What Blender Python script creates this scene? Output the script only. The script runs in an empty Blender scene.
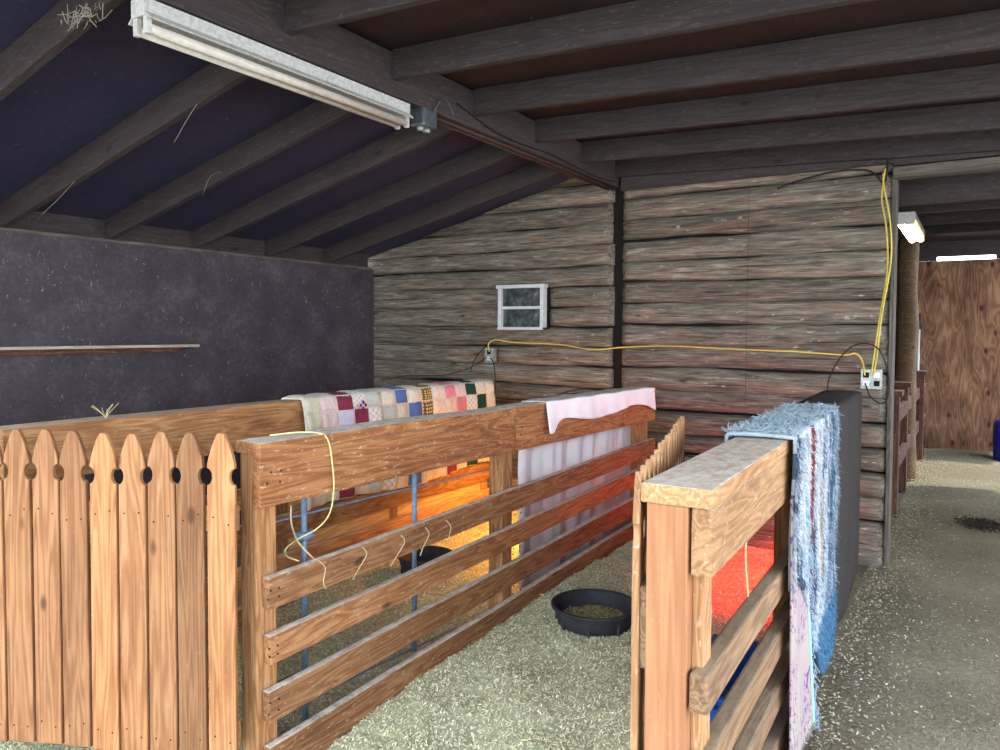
import bpy, bmesh, math, random
import numpy as np
from mathutils import Matrix, Vector, noise
random.seed(7); RNG = np.random.default_rng(7)
S = bpy.context.scene; COL = S.collection
PI = math.pi; rad = math.radians

# ---------------------------------------------------------------- camera
yaw, pit, roll = rad(32.17), rad(2.0), rad(0.28)
F = Vector((-math.sin(yaw)*math.cos(pit), math.cos(yaw)*math.cos(pit), -math.sin(pit)))
R0 = Vector((math.cos(yaw), math.sin(yaw), 0)); U0 = R0.cross(F)
R_ = R0*math.cos(roll) + U0*math.sin(roll); U_ = U0*math.cos(roll) - R0*math.sin(roll)
cd = bpy.data.cameras.new('camera'); cam = bpy.data.objects.new('camera', cd); COL.objects.link(cam)
cam.matrix_world = Matrix(((R_.x, U_.x, -F.x, 0), (R_.y, U_.y, -F.y, 0), (R_.z, U_.z, -F.z, 1.5), (0, 0, 0, 1)))
cd.sensor_width = 36; cd.lens = 755*36/1000; cd.shift_y = -0.01713; cd.clip_start = .05
S.camera = cam

# ---------------------------------------------------------------- world, light, exposure
w = bpy.data.worlds.new('sky'); S.world = w; w.use_nodes = True
nt = w.node_tree; nt.nodes.clear()
tc = nt.nodes.new('ShaderNodeTexCoord'); sp = nt.nodes.new('ShaderNodeSeparateXYZ'); cr = nt.nodes.new('ShaderNodeValToRGB')
bg = nt.nodes.new('ShaderNodeBackground'); wo = nt.nodes.new('ShaderNodeOutputWorld')
cr.color_ramp.elements[0].position = 0.0; cr.color_ramp.elements[0].color = (.92, .95, 1, 1)
cr.color_ramp.elements[1].position = .8; cr.color_ramp.elements[1].color = (.70, .82, 1, 1)
nt.links.new(tc.outputs['Generated'], sp.inputs[0]); nt.links.new(sp.outputs['Z'], cr.inputs[0])
nt.links.new(cr.outputs[0], bg.inputs[0]); nt.links.new(bg.outputs[0], wo.inputs[0])
bg.inputs[1].default_value = 3.0
S.view_settings.view_transform = 'Standard'; S.view_settings.look = 'None'; S.view_settings.gamma = 1
S.view_settings.use_curve_mapping = False
S.view_settings.exposure = 1.4

def lamp(name, kind, loc, energy, color, **k):
    l = bpy.data.lights.new(name, kind); l.energy = energy; l.color = color
    for a, b in k.items(): setattr(l, a, b)
    o = bpy.data.objects.new(name, l); o.location = loc; COL.objects.link(o); return o

sn = lamp('sun', 'SUN', (6, 9, 9), 2.2, (1, .95, .86), angle=rad(1.2)); sn.rotation_euler = (0, rad(30), 0)

# ---------------------------------------------------------------- materials
def srgb(r, g, b):
    f = lambda c: (c/255/12.92) if c/255 <= .04045 else ((c/255+.055)/1.055)**2.4
    return (f(r), f(g), f(b), 1)
class Mt:
    def __init__(s, name, rough=.8):
        s.m = bpy.data.materials.new(name); s.m.use_nodes = True; s.t = s.m.node_tree
        s.b = s.t.nodes['Principled BSDF']; s.b.inputs['Roughness'].default_value = rough
        s.b.inputs['Specular IOR Level'].default_value = .25
    def n(s, ty, **k):
        x = s.t.nodes.new('ShaderNode'+ty)
        for a, b in k.items():
            if a in x.inputs: x.inputs[a].default_value = b
            else: setattr(x, a, b)
        return x
    def l(s, a, b): s.t.links.new(a, b)
    def coords(s, scale=(1, 1, 1), rnd=True):
        tc = s.n('TexCoord'); mp = s.n('Mapping'); mp.inputs['Scale'].default_value = scale
        if rnd:
            oi = s.n('ObjectInfo'); mu = s.n('VectorMath', operation='MULTIPLY_ADD')
            cb = s.n('CombineXYZ'); s.l(oi.outputs['Random'], cb.inputs[0]); s.l(oi.outputs['Random'], cb.inputs[1]); s.l(oi.outputs['Random'], cb.inputs[2])
            s.l(cb.outputs[0], mu.inputs[0]); mu.inputs[1].default_value = (17, 31, 23); s.l(tc.outputs['Object'], mu.inputs[2]); s.l(mu.outputs[0], mp.inputs[0])
        else: s.l(tc.outputs['Object'], mp.inputs[0])
        return mp.outputs[0]
    def noise(s, co, scale, detail=4, rough=.6, dist=0):
        x = s.n('TexNoise'); x.inputs['Scale'].default_value = scale; x.inputs['Detail'].default_value = detail
        x.inputs['Roughness'].default_value = rough; x.inputs['Distortion'].default_value = dist; s.l(co, x.inputs['Vector']); return x.outputs[0]
    def ramp(s, fac, stops):
        x = s.n('ValToRGB'); e = x.color_ramp.elements
        while len(e) < len(stops): e.new(.5)
        for i, (p, c) in enumerate(stops):
            e[i].position = p; e[i].color = c if len(c) == 4 else (*c, 1)
        s.l(fac, x.inputs[0]); return x.outputs[0]
    def mix(s, f, a, b, mode='MIX'):
        x = s.n('Mix', data_type='RGBA', blend_type=mode)
        for v, i in ((f, 0), (a, 6), (b, 7)):
            if hasattr(v, 'links'): s.l(v, x.inputs[i])
            else: x.inputs[i].default_value = v
        return x.outputs[2]
    def math(s, op, a, b=0, clamp=False):
        x = s.n('Math', operation=op, use_clamp=clamp)
        for v, i in ((a, 0), (b, 1)):
            if hasattr(v, 'links'): s.l(v, x.inputs[i])
            else: x.inputs[i].default_value = v
        return x.outputs[0]
    def color(s, c): s.l(c, s.b.inputs['Base Color'])
    def bump(s, h, st=.4, d=.01):
        x = s.n('Bump'); x.inputs['Strength'].default_value = st; x.inputs['Distance'].default_value = d
        s.l(h, x.inputs['Height']); s.l(x.outputs[0], s.b.inputs['Normal'])
    def up(s):
        g = s.n('NewGeometry'); q = s.n('SeparateXYZ'); s.l(g.outputs['Normal'], q.inputs[0])
        return s.ramp(q.outputs['Z'], [(.6, (0, 0, 0)), (.9, (1, 1, 1))])
K = (0, 0, 0); W1 = (1, 1, 1)
def wood(name, dark, mid, light, dust=0.0, dustc=(222, 218, 208), grainx=1.3, vary=.5, stain=None, bumps=.3, rings=60):
    """grain runs along the board's own X"""
    M = Mt(name, .75)
    co = M.coords((grainx*.5, 7, 7)); co2 = M.coords((grainx*3, 110, 110))
    n1 = M.noise(co, 2.0, 2, .5, .35)
    wv = M.math('SINE', M.math('MULTIPLY', n1, rings)); wv = M.math('MULTIPLY_ADD', wv, .5); wv.node.inputs[2].default_value = .5
    n2 = M.noise(co2, 1.2, 3, .6)
    n3 = M.noise(M.coords((1.2, 3, 3)), 2.0, 3, .6)
    f = M.math('ADD', M.math('MULTIPLY', wv, .22), M.math('ADD', M.math('MULTIPLY', n2, .4), M.math('MULTIPLY', n3, .48)))
    c = M.ramp(f, [(.22, dark), (.52, mid), (.85, light)])
    oi = M.n('ObjectInfo'); v = M.ramp(oi.outputs['Random'], [(0, (1-vary*.45,)*3), (.5, (1, 1, 1)), (1, (1+vary*.25, 1+vary*.2, 1+vary*.12))])
    c = M.mix(1.0, c, v, 'MULTIPLY')
    kn = M.n('TexVoronoi', feature='F1'); kn.inputs['Scale'].default_value = 1; M.l(M.coords((2.4, 5.2, 5.2)), kn.inputs['Vector'])
    kf = M.ramp(kn.outputs['Distance'], [(.05, (.8, .8, .8)), (.1, K)]); c = M.mix(kf, c, [x*.45 for x in dark[:3]]+[1])
    if stain:
        sf = M.ramp(M.noise(M.coords((1.0, 2.5, 2.5)), 2.4, 5, .7), [(.48, K), (.68, (.8, .8, .8))]); c = M.mix(sf, c, stain)
    if dust:
        fl = M.ramp(M.noise(M.coords((20, 55, 55)), 1.5, 3, .6), [(.60, K), (.68, W1)])
        c = M.mix(M.math('MULTIPLY', fl, .28*dust), c, srgb(*dustc))
        dn = M.ramp(M.noise(M.coords((9, 14, 14)), 2, 6, .8), [(.38, (.35,)*3), (.58, W1)])
        c = M.mix(M.math('MULTIPLY', M.math('MULTIPLY', M.up(), dn), min(1, dust)), c, srgb(*dustc))
    M.color(c); M.bump(f, bumps, .006); return M.m
def plain(name, c, rough=.6, metal=0, var=.15, sc=20, bump=0):
    M = Mt(name, rough); M.b.inputs['Metallic'].default_value = metal
    n = M.noise(M.coords((1, 1, 1)), sc, 4, .65)
    M.color(M.ramp(n, [(.3, [x*(1-var) for x in c[:3]]), (.7, [min(1, x*(1+var)) for x in c[:3]])]))
    if bump: M.bump(n, bump, .004)
    return M.m
cedar = wood('cedar', srgb(98, 62, 38), srgb(150, 106, 68), srgb(190, 148, 104), dust=.5, vary=.9)
picket_m = wood('picket wood', srgb(96, 62, 36), srgb(142, 99, 64), srgb(174, 130, 90), dust=.12, grainx=.9, vary=.9)
rail_m = wood('rail wood', srgb(92, 60, 38), srgb(148, 104, 70), srgb(190, 146, 104), dust=.9, vary=.7)
beam_m = wood('beam wood', srgb(94, 58, 34), srgb(146, 96, 58), srgb(188, 138, 92), dust=1.0, vary=.3)
pale_m = wood('pale lumber', srgb(112, 78, 50), srgb(150, 112, 76), srgb(182, 146, 106), dust=.8, vary=.4, grainx=1.6)
post_m = wood('post lumber', srgb(122, 82, 54), srgb(144, 100, 68), srgb(162, 118, 84), dust=.15, vary=.2, grainx=.6)
grey_m = wood('weathered rail', srgb(70, 52, 38), srgb(118, 92, 68), srgb(156, 128, 98), dust=.6, vary=.4, dustc=(150, 140, 120))
rafter_m = wood('dark rafter', srgb(42, 37, 38), srgb(54, 48, 49), srgb(68, 61, 62), dust=.15, vary=.2, bumps=.1)
greyb_m = wood('grey board', srgb(52, 48, 44), srgb(80, 75, 69), srgb(112, 106, 97), dust=.1, vary=.3, bumps=.2)
oldred_m = wood('old red post', srgb(50, 30, 24), srgb(84, 54, 42), srgb(116, 82, 64), dust=.4, vary=.3)
ply_pale = wood('pale plywood', srgb(150, 112, 66), srgb(192, 152, 100), srgb(222, 190, 140), vary=.1, grainx=1.0)
def log_mat():
    M = Mt('weathered log', .85)
    co = M.coords((1.6, 16, 16)); n1 = M.noise(co, 2, 5, .65, .6); n2 = M.noise(M.coords((6, 110, 110)), 1, 3, .6)
    n3 = M.noise(M.coords((1.3, 6, 6)), 2.2, 4, .65)
    f = M.math('ADD', M.math('MULTIPLY', n1, .5), M.math('MULTIPLY', n2, .5))
    c = M.ramp(f, [(.32, srgb(54, 49, 44)), (.44, srgb(88, 83, 75)), (.57, srgb(120, 115, 105)), (.72, srgb(172, 167, 155))])
    oi = M.n('ObjectInfo'); v = M.ramp(oi.outputs['Random'], [(0, (.74, .72, .70)), (.5, (.97, .96, .94)), (1, (1.15, 1.13, 1.09))]); c = M.mix(1.0, c, v, 'MULTIPLY')
    red = M.ramp(n3, [(.56, K), (.7, (.4, .4, .4))]); c = M.mix(red, c, srgb(150, 104, 82))
    wh = M.ramp(M.noise(M.coords((4, 14, 14)), 2.5, 5, .7), [(.62, K), (.72, (.75,)*3)]); c = M.mix(wh, c, srgb(196, 190, 180))
    ck = M.ramp(M.noise(M.coords((1.1, 40, 40)), 1.4, 2, .5), [(.30, (.85,)*3), (.36, K)]); c = M.mix(ck, c, srgb(40, 34, 30))
    kn = M.n('TexVoronoi', feature='F1'); kn.inputs['Scale'].default_value = 1; M.l(M.coords((2.0, 6, 6)), kn.inputs['Vector'])
    c = M.mix(M.ramp(kn.outputs['Distance'], [(.05, (.8,)*3), (.09, K)]), c, srgb(50, 40, 34))
    M.color(c); M.bump(f, .9, .012); return M.m
log_m = log_mat()
def dark_ply(name, a, b, c2, scratch=.5):
    M = Mt(name, .62); n = M.noise(M.coords((1, 1, 1), False), 3.5, 5, .65); n2 = M.noise(M.coords((3, 3, 3), False), 14, 4, .7)
    c = M.ramp(M.math('ADD', M.math('MULTIPLY', n, .6), M.math('MULTIPLY', n2, .4)), [(.3, a), (.52, b), (.75, c2)])
    sc = M.ramp(M.noise(M.coords((14, 26, 9), False), 2.2, 2, .6, 1.6), [(.675, K), (.71, (scratch,)*3)])
    c = M.mix(sc, c, srgb(150, 142, 146)); 
    s2 = M.ramp(M.noise(M.coords((1, 1, 1), False), 38, 2, .5), [(.74, K), (.77, (.5,)*3)]); c = M.mix(s2, c, srgb(160, 152, 150))
    M.color(c); M.bump(n2, .25, .004); return M.m
wall_m = dark_ply('dark painted plywood wall', srgb(46, 42, 47), srgb(65, 59, 66), srgb(94, 88, 92))
ceil_daylight_m = dark_ply('dark plywood ceiling with painted blue daylight', srgb(38, 42, 66), srgb(50, 50, 74), srgb(64, 54, 72), .25)  # bluish daylight on the left slope is painted into this colour
ceil_m = dark_ply('dark plywood ceiling', srgb(34, 26, 27), srgb(48, 36, 37), srgb(62, 48, 47), .25)
def red_ply():
    M = Mt('red brown plywood', .8)
    n = M.noise(M.coords((.7, 3.5, 3.5), False), 1.6, 2, .5, .4); wv = M.math('MULTIPLY_ADD', M.math('SINE', M.math('MULTIPLY', n, 70)), .5); wv.node.inputs[2].default_value = .5
    n3 = M.noise(M.coords((1, 2, 2), False), 2, 4, .6)
    c = M.ramp(M.math('ADD', M.math('MULTIPLY', wv, .16), M.math('MULTIPLY', n3, .84)), [(.35, srgb(84, 58, 42)), (.52, srgb(114, 82, 62)), (.68, srgb(142, 108, 84))])
    kn = M.n('TexVoronoi', feature='F1'); kn.inputs['Scale'].default_value = 1; M.l(M.coords((3.4, 6.5, 6.5), False), kn.inputs['Vector'])
    c = M.mix(M.ramp(kn.outputs['Distance'], [(.10, (.9,)*3), (.17, K)]), c, srgb(52, 24, 20)); M.color(c); return M.m
farply_m = red_ply()
def dirt_mat():
    M = Mt('packed dirt', .95); co = M.coords((1, 1, 1), False)
    n = M.noise(co, 1.2, 5, .65); n2 = M.noise(co, 45, 4, .7)
    c = M.ramp(M.math('ADD', M.math('MULTIPLY', n, .55), M.math('MULTIPLY', n2, .45)), [(.3, srgb(84, 77, 60)), (.5, srgb(112, 105, 84)), (.72, srgb(146, 138, 114))])
    fl = M.ramp(M.noise(co, 120, 2, .5), [(.66, K), (.7, (.8,)*3)]); c = M.mix(fl, c, srgb(176, 168, 148)); M.color(c); M.bump(n2, .8, .02); return M.m
dirt_m = dirt_mat()
def vcol(name, rough=.9, bump=0, trans=0):
    M = Mt(name, rough); a = M.n('VertexColor', layer_name='col'); c = a.outputs[0]
    n = M.noise(M.coords((1, 1, 1), False), 60, 3, .6)
    c = M.mix(1.0, c, M.ramp(n, [(.3, (.85,)*3), (.7, (1.12,)*3)]), 'MULTIPLY'); M.color(c)
    if bump: M.bump(n, bump, .005)
    return M
chips_m = vcol('wood shavings', .95).m
def quilt_mat():
    M = vcol('patchwork cloth', .95, .2); t = M.n('VertexColor', layer_name='pat'); q = M.n('SeparateXYZ'); M.l(t.outputs[0], q.inputs[0])
    base = M.b.inputs['Base Color'].links[0].from_socket
    uv = M.n('UVMap'); u = M.n('SeparateXYZ'); M.l(uv.outputs[0], u.inputs[0]); U, V = u.outputs[0], u.outputs[1]
    st = M.ramp(M.math('SINE', M.math('MULTIPLY', U, 44)), [(.1, K), (.6, W1)])
    c = M.mix(M.math('MULTIPLY', st, q.outputs[0]), base, srgb(176, 168, 158))
    pl = M.math('MAXIMUM', M.ramp(M.math('SINE', M.math('MULTIPLY', U, 25)), [(.1, K), (.4, W1)]), M.ramp(M.math('SINE', M.math('MULTIPLY', V, 31)), [(.1, K), (.4, W1)]))
    c = M.mix(M.math('MULTIPLY', pl, q.outputs[1]), c, srgb(66, 44, 36))
    a = M.math('SINE', M.math('MULTIPLY', M.math('ADD', U, V), 19)); b = M.math('SINE', M.math('MULTIPLY', M.math('SUBTRACT', U, V), 19))
    la = M.ramp(M.math('MAXIMUM', a, b), [(.85, K), (.95, W1)]); c = M.mix(M.math('MULTIPLY', la, q.outputs[2]), c, srgb(140, 130, 150))
    M.color(c); return M.m
quilt_m = quilt_mat()
def sheet_mat():
    M = Mt('white cotton sheet', .9); n = M.noise(M.coords((1, 1, 1), False), 5, 4, .6)
    c = M.ramp(n, [(.3, srgb(222, 222, 232)), (.7, srgb(240, 238, 242))])
    dn = M.ramp(M.noise(M.coords((30, 30, 30), False), 2, 4, .75), [(.35, (.2,)*3), (.6, W1)])
    c = M.mix(M.math('MULTIPLY', M.up(), dn), c, srgb(172, 166, 152))
    sp2 = M.ramp(M.noise(M.coords((1, 1, 1), False), 30, 2, .5), [(.76, K), (.79, (.6,)*3)]); c = M.mix(sp2, c, srgb(120, 110, 110))
    M.color(c); M.bump(M.noise(M.coords((1, 6, 1.0), False), 3, 2, .5), .15, .02)
    M.b.inputs['Transmission Weight'].default_value = 0; return M.m
sheet_m = sheet_mat()
def floral_mat():
    M = Mt('floral cloth', .9); co = M.coords((1, 1, 1), False)
    n = M.noise(co, 9, 2, .5, 2.2); f = M.math('ABSOLUTE', M.math('SUBTRACT', n, .5))
    msk = M.ramp(M.noise(co, 5, 2, .5), [(.42, K), (.52, W1)])
    ln = M.math('MULTIPLY', M.ramp(f, [(.012, W1), (.03, K)]), msk)
    c = M.mix(M.ramp(M.noise(co, 4, 3, .5), [(.4, K), (.7, W1)]), srgb(154, 147, 138), srgb(148, 132, 138)); c = M.mix(ln, c, srgb(104, 62, 120)); M.color(c); return M.m
floral_m = floral_mat()
steel_blue = plain('blue painted steel', srgb(112, 140, 168), .5, .2, .3, 40)
rubber = plain('black rubber', srgb(46, 48, 54), .7, 0, .35, 14, .2)
def mat_mat():
    M = Mt('black matting', .9); n = M.noise(M.coords((1, 1, 1), False), 70, 3, .6)
    M.color(M.ramp(n, [(.3, srgb(30, 26, 26)), (.7, srgb(54, 48, 47))])); M.bump(n, .9, .008); return M.m
mat_m = mat_mat()
blue_plastic = plain('blue plastic', srgb(34, 104, 206), .4, 0, .2, 8)
yellow = plain('yellow cord jacket', srgb(196, 174, 78), .5)
black = plain('black cord jacket', srgb(30, 28, 30), .6)
white_metal = plain('dirty white enamel', srgb(176, 178, 176), .5, 0, .25, 60)
tube_glass = plain('unlit tube glass', srgb(182, 178, 170), .3, 0, .12, 30)
plate_m = plain('galvanised outlet plate', srgb(150, 156, 152), .4, .4, .4, 60)
alu = plain('aluminium frame', srgb(196, 202, 206), .45, .2, .12, 30)
twine_m = plain('baling twine', srgb(196, 180, 140), .9, 0, .2, 80)
twine_y = plain('yellow twine', srgb(214, 204, 140), .9, 0, .3, 120)
nail_m = plain('rusty nail', srgb(58, 44, 36), .6, .5)
void_dark = plain('dark void', srgb(22, 19, 19), .9)  # near-black; darkness of gaps and far-room walls painted as colour
conduit_m = plain('rusty conduit', srgb(66, 48, 44), .7, .1, .3, 30)
def pane_mat():
    M = Mt('window glass', .08); M.b.inputs['Specular IOR Level'].default_value = .6; n = M.noise(M.coords((1, 1, 1), False), 12, 4, .65)
    M.color(M.ramp(n, [(.4, srgb(40, 48, 48)), (.6, srgb(78, 88, 86)), (.75, srgb(130, 134, 122))])); M.b.inputs['Roughness'].default_value = .15; return M.m  # mottled ramp paints dim greenish reflections into the glass colour
pane_m = pane_mat()
def emis(name, c, st):
    M = Mt(name, .5); M.b.inputs['Base Color'].default_value = c; M.b.inputs['Emission Color'].default_value = c; M.b.inputs['Emission Strength'].default_value = st; return M.m

# ---------------------------------------------------------------- builders
WM = {}
def link(o, parent=None, mw=None):
    COL.objects.link(o); mw = mw or Matrix(); WM[o.name] = mw
    if parent is not None: o.parent = parent; o.matrix_basis = WM[parent.name].inverted() @ mw
    else: o.matrix_basis = mw
    return o
def tag(o, label=None, cat=None, group=None, kind=None):
    for k, v in (('label', label), ('category', cat), ('group', group), ('kind', kind)):
        if v: o[k] = v
    return o
def empty(name, loc=(0, 0, 0), rz=0, **k):
    o = bpy.data.objects.new(name, None); o.empty_display_size = .1
    link(o, None, Matrix.Translation(loc) @ Matrix.Rotation(rz, 4, 'Z')); return tag(o, **k)
def mesh(name, v, f, m, parent=None, mw=None, smooth=False):
    """mw: local to the parent's frame when there is a parent"""
    me = bpy.data.meshes.new(name); me.from_pydata([tuple(x) for x in v], [], f); me.update()
    me.materials.append(m)
    if smooth: me.polygons.foreach_set('use_smooth', [True]*len(me.polygons))
    o = bpy.data.objects.new(name, me); mw = mw or Matrix()
    if parent is not None: mw = WM[parent.name] @ mw
    return link(o, parent, mw)
def from_bm(name, bm, m, parent=None, mw=None, smooth=False):
    me = bpy.data.meshes.new(name); bm.to_mesh(me); bm.free(); me.materials.append(m)
    if smooth: me.polygons.foreach_set('use_smooth', [True]*len(me.polygons))
    o = bpy.data.objects.new(name, me); mw = mw or Matrix()
    if parent is not None: mw = WM[parent.name] @ mw
    return link(o, parent, mw)
def bm_box(bm, c, s, bev=0):
    r = bmesh.ops.create_cube(bm, size=1, matrix=Matrix.Translation(c) @ Matrix.Diagonal((*s, 1)))
    if bev:
        es = list({e for v in r['verts'] for e in v.link_edges}); bmesh.ops.bevel(bm, geom=es, offset=bev, segments=2, affect='EDGES', profile=.6)
def reparent(o, p): o.parent = p; o.matrix_basis = WM[p.name].inverted() @ WM[o.name]; return o
def box(name, lo, hi, m, parent=None, bev=.003, **k):
    """axis-aligned box in the parent's frame, mesh rotated so its long axis is local X (grain)"""
    c = Vector([(a+b)/2 for a, b in zip(lo, hi)]); s = [abs(b-a) for a, b in zip(lo, hi)]
    ax = max(range(3), key=lambda i: s[i])
    if ax == 0: rot = Matrix(); d = s
    elif ax == 1: rot = Matrix.Rotation(PI/2, 4, 'Z'); d = (s[1], s[0], s[2])
    else: rot = Matrix.Rotation(-PI/2, 4, 'Y'); d = (s[2], s[1], s[0])
    bm = bmesh.new(); bm_box(bm, (0, 0, 0), d, min(bev, min(d)*.3))
    return tag(from_bm(name, bm, m, parent, Matrix.Translation(c) @ rot), **k)
def board(name, p0, p1, wd, th, m, parent=None, upv=(0, 0, 1), bev=.004, wav=0.0, **k):
    """board from p0 to p1; wd across upv direction, th the other"""
    p0, p1 = Vector(p0), Vector(p1); d = p1-p0; L = d.length; x = d.normalized(); y = Vector(upv).cross(x).normalized(); z = x.cross(y)
    bm = bmesh.new(); bm_box(bm, (0, 0, 0), (L, th, wd), bev)
    if wav:
        es = [e for e in bm.edges if abs(e.verts[0].co.x-e.verts[1].co.x) > L*.5]; bmesh.ops.subdivide_edges(bm, edges=es, cuts=8, use_grid_fill=True)
        s = random.random()*99
        for v in bm.verts: v.co.z += wav*noise.noise(Vector((v.co.x*1.5+s, 0, 1))); v.co.y += wav*.6*noise.noise(Vector((v.co.x*1.2+s, 5, 1)))
    R = Matrix((x, y, z)).transposed().to_4x4()
    return tag(from_bm(name, bm, m, parent, Matrix.Translation((p0+p1)/2) @ R), **k)
def catmull(P, n=8):
    P = [Vector(p) for p in P]; Q = [P[0]*2-P[1]]+P+[P[-1]*2-P[-2]]; out = []
    for i in range(1, len(Q)-2):
        a, b, c, d = Q[i-1:i+3]
        for j in range(n):
            t = j/n; out.append(.5*((2*b)+(c-a)*t+(2*a-5*b+4*c-d)*t*t+(3*b-a-3*c+d)*t**3))
    out.append(P[-1]); return out
def tube_vf(path, r, seg=7, v=None, f=None):
    v = [] if v is None else v; f = [] if f is None else f; n = len(path); base = len(v); up = Vector((.13, .21, .97)).normalized()
    for i, p in enumerate(path):
        t = (path[min(i+1, n-1)]-path[max(i-1, 0)]).normalized(); a = t.cross(up)
        if a.length < .1: a = t.cross(Vector((1, 0, 0)))
        a.normalize(); b = t.cross(a); rr = r(i/(n-1)) if callable(r) else r
        for j in range(seg): q = 2*PI*j/seg; v.append(p+a*math.cos(q)*rr+b*math.sin(q)*rr)
    for i in range(n-1):
        for j in range(seg): f.append((base+i*seg+j, base+i*seg+(j+1) % seg, base+(i+1)*seg+(j+1) % seg, base+(i+1)*seg+j))
    f.append(tuple(base+j for j in reversed(range(seg)))); f.append(tuple(base+(n-1)*seg+j for j in range(seg)))
    return v, f
def tube(name, P, r, m, parent=None, seg=7, n=8, sm=True, **k):
    v, f = tube_vf(catmull(P, n) if n > 1 else [Vector(p) for p in P], r, seg); return tag(mesh(name, v, f, m, parent, smooth=sm), **k)
def grid_cloth(name, fn, nu, nv, m, parent=None, mw=None, th=.005, colfn=None):
    v = []; f = []
    for i in range(nu+1):
        for j in range(nv+1): v.append(fn(i/nu, j/nv))
    for i in range(nu):
        for j in range(nv): a = i*(nv+1)+j; f.append((a, a+1, a+nv+2, a+nv+1))
    o = mesh(name, v, f, m, parent, mw, True)
    if colfn:
        me = o.data; ca = me.color_attributes.new('col', 'FLOAT_COLOR', 'CORNER'); pa = me.color_attributes.new('pat', 'FLOAT_COLOR', 'CORNER'); uv = me.uv_layers.new(name='UVMap')
        for p in me.polygons:
            i, j = divmod(p.index, nv); c, pt = colfn(i, j)
            for li in p.loop_indices:
                ca.data[li].color = c; pa.data[li].color = (*pt, 1); vi = me.loops[li].vertex_index; a, b = divmod(vi, nv+1); uv.data[li].uv = colfn.uv(a, b)
    md = o.modifiers.new('thickness', 'SOLIDIFY'); md.thickness = th; md.offset = 0
    return o
def scatter(n, px, py, pz, ln, wd, cols, weights, tilt=.5, curl=False):
    """numpy quads: returns verts (4n,3), colour per vert"""
    a = RNG.uniform(0, 2*PI, n); L = RNG.uniform(*ln, n)/2; Wd = RNG.uniform(*wd, n)/2; tl = RNG.normal(0, tilt, n); t2 = RNG.normal(0, tilt, n)
    dx = np.stack([np.cos(a)*np.cos(tl), np.sin(a)*np.cos(tl), np.sin(tl)], 1); dy = np.stack([-np.sin(a)*np.cos(t2), np.cos(a)*np.cos(t2), np.sin(t2)], 1)
    c = np.stack([px, py, pz], 1); V = np.stack([c-dx*L[:, None]-dy*Wd[:, None], c+dx*L[:, None]-dy*Wd[:, None]*.6, c+dx*L[:, None]+dy*Wd[:, None], c-dx*L[:, None]+dy*Wd[:, None]*.7], 1)
    idx = RNG.choice(len(cols), n, p=weights); C = np.array(cols)[idx]; C = C*RNG.uniform(.8, 1.15, (n, 1)); C[:, 3] = 1
    return V.reshape(-1, 3), np.repeat(C, 4, 0)
def quads_obj(name, V, C, m, basev=None, basef=None, basec=None):
    nq = len(V)//4; faces = np.arange(len(V)).reshape(-1, 4)
    if basev is not None: faces = np.concatenate([faces, np.array(basef)+len(V)]); V = np.concatenate([V, basev]); C = np.concatenate([C, basec])
    me = bpy.data.meshes.new(name); me.vertices.add(len(V)); me.vertices.foreach_set('co', V.astype(np.float32).ravel())
    me.loops.add(len(faces)*4); me.loops.foreach_set('vertex_index', faces.astype(np.int32).ravel())
    me.polygons.add(len(faces)); me.polygons.foreach_set('loop_start', np.arange(0, len(faces)*4, 4, dtype=np.int32)); me.polygons.foreach_set('loop_total', np.full(len(faces), 4, dtype=np.int32))
    me.update(calc_edges=True); ca = me.color_attributes.new('col', 'FLOAT_COLOR', 'POINT'); ca.data.foreach_set('color', C.astype(np.float32).ravel())
    me.materials.append(m); return link(bpy.data.objects.new(name, me))

# ================================================================ SETTING
cob_m = plain('cobweb dust', srgb(150, 146, 138), .95)
def ghz(x, y):   # height of the ground / bedding
    return float(np.interp(y, [1.9, 2.1, 2.86, 3.6, 5.4], [-.15, -.145, -.07, -.02, .0]))
def bed_z(x, y):
    return ghz(x, y)+.012+.028*noise.noise(Vector((x*3.1, y*3.1, 2)))+.012*noise.noise(Vector((x*11, y*11, 5)))
def aisle_z(x, y):
    t = min(1, max(0, (y-1.6)/2.2)); return -.09+.085*t*t*(3-2*t)+.02*noise.noise(Vector((x*1.7, y*1.7, 9)))
v = []; f = []
nx, ny = 90, 130; X0, X1, Y0, Y1 = -9, 6, -6, 13
for i in range(nx+1):
    for j in range(ny+1):
        x = X0+(X1-X0)*i/nx; y = Y0+(Y1-Y0)*j/ny
        z = aisle_z(x, y) if x > -.5 else ghz(x, y)-.03
        v.append((x, y, z))
for i in range(nx):
    for j in range(ny): a = i*(ny+1)+j; f.append((a, a+ny+1, a+ny+2, a+1))
tag(mesh('floor', v, f, dirt_m, smooth=True), kind='structure')

# left wall of dark plywood with top plate
wl = tag(box('wall_left', (-4.9, -.2, -.15), (-4.78, 5.37, 2.07), wall_m, None, 0), kind='structure')
reparent(box('top_plate', (-4.9, -.2, 2.07), (-4.775, 5.345, 2.088), greyb_m), wl)
reparent(box('blocking', (-4.86, -.2, 2.088), (-4.815, 5.33, 2.215), rafter_m), wl)

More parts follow.
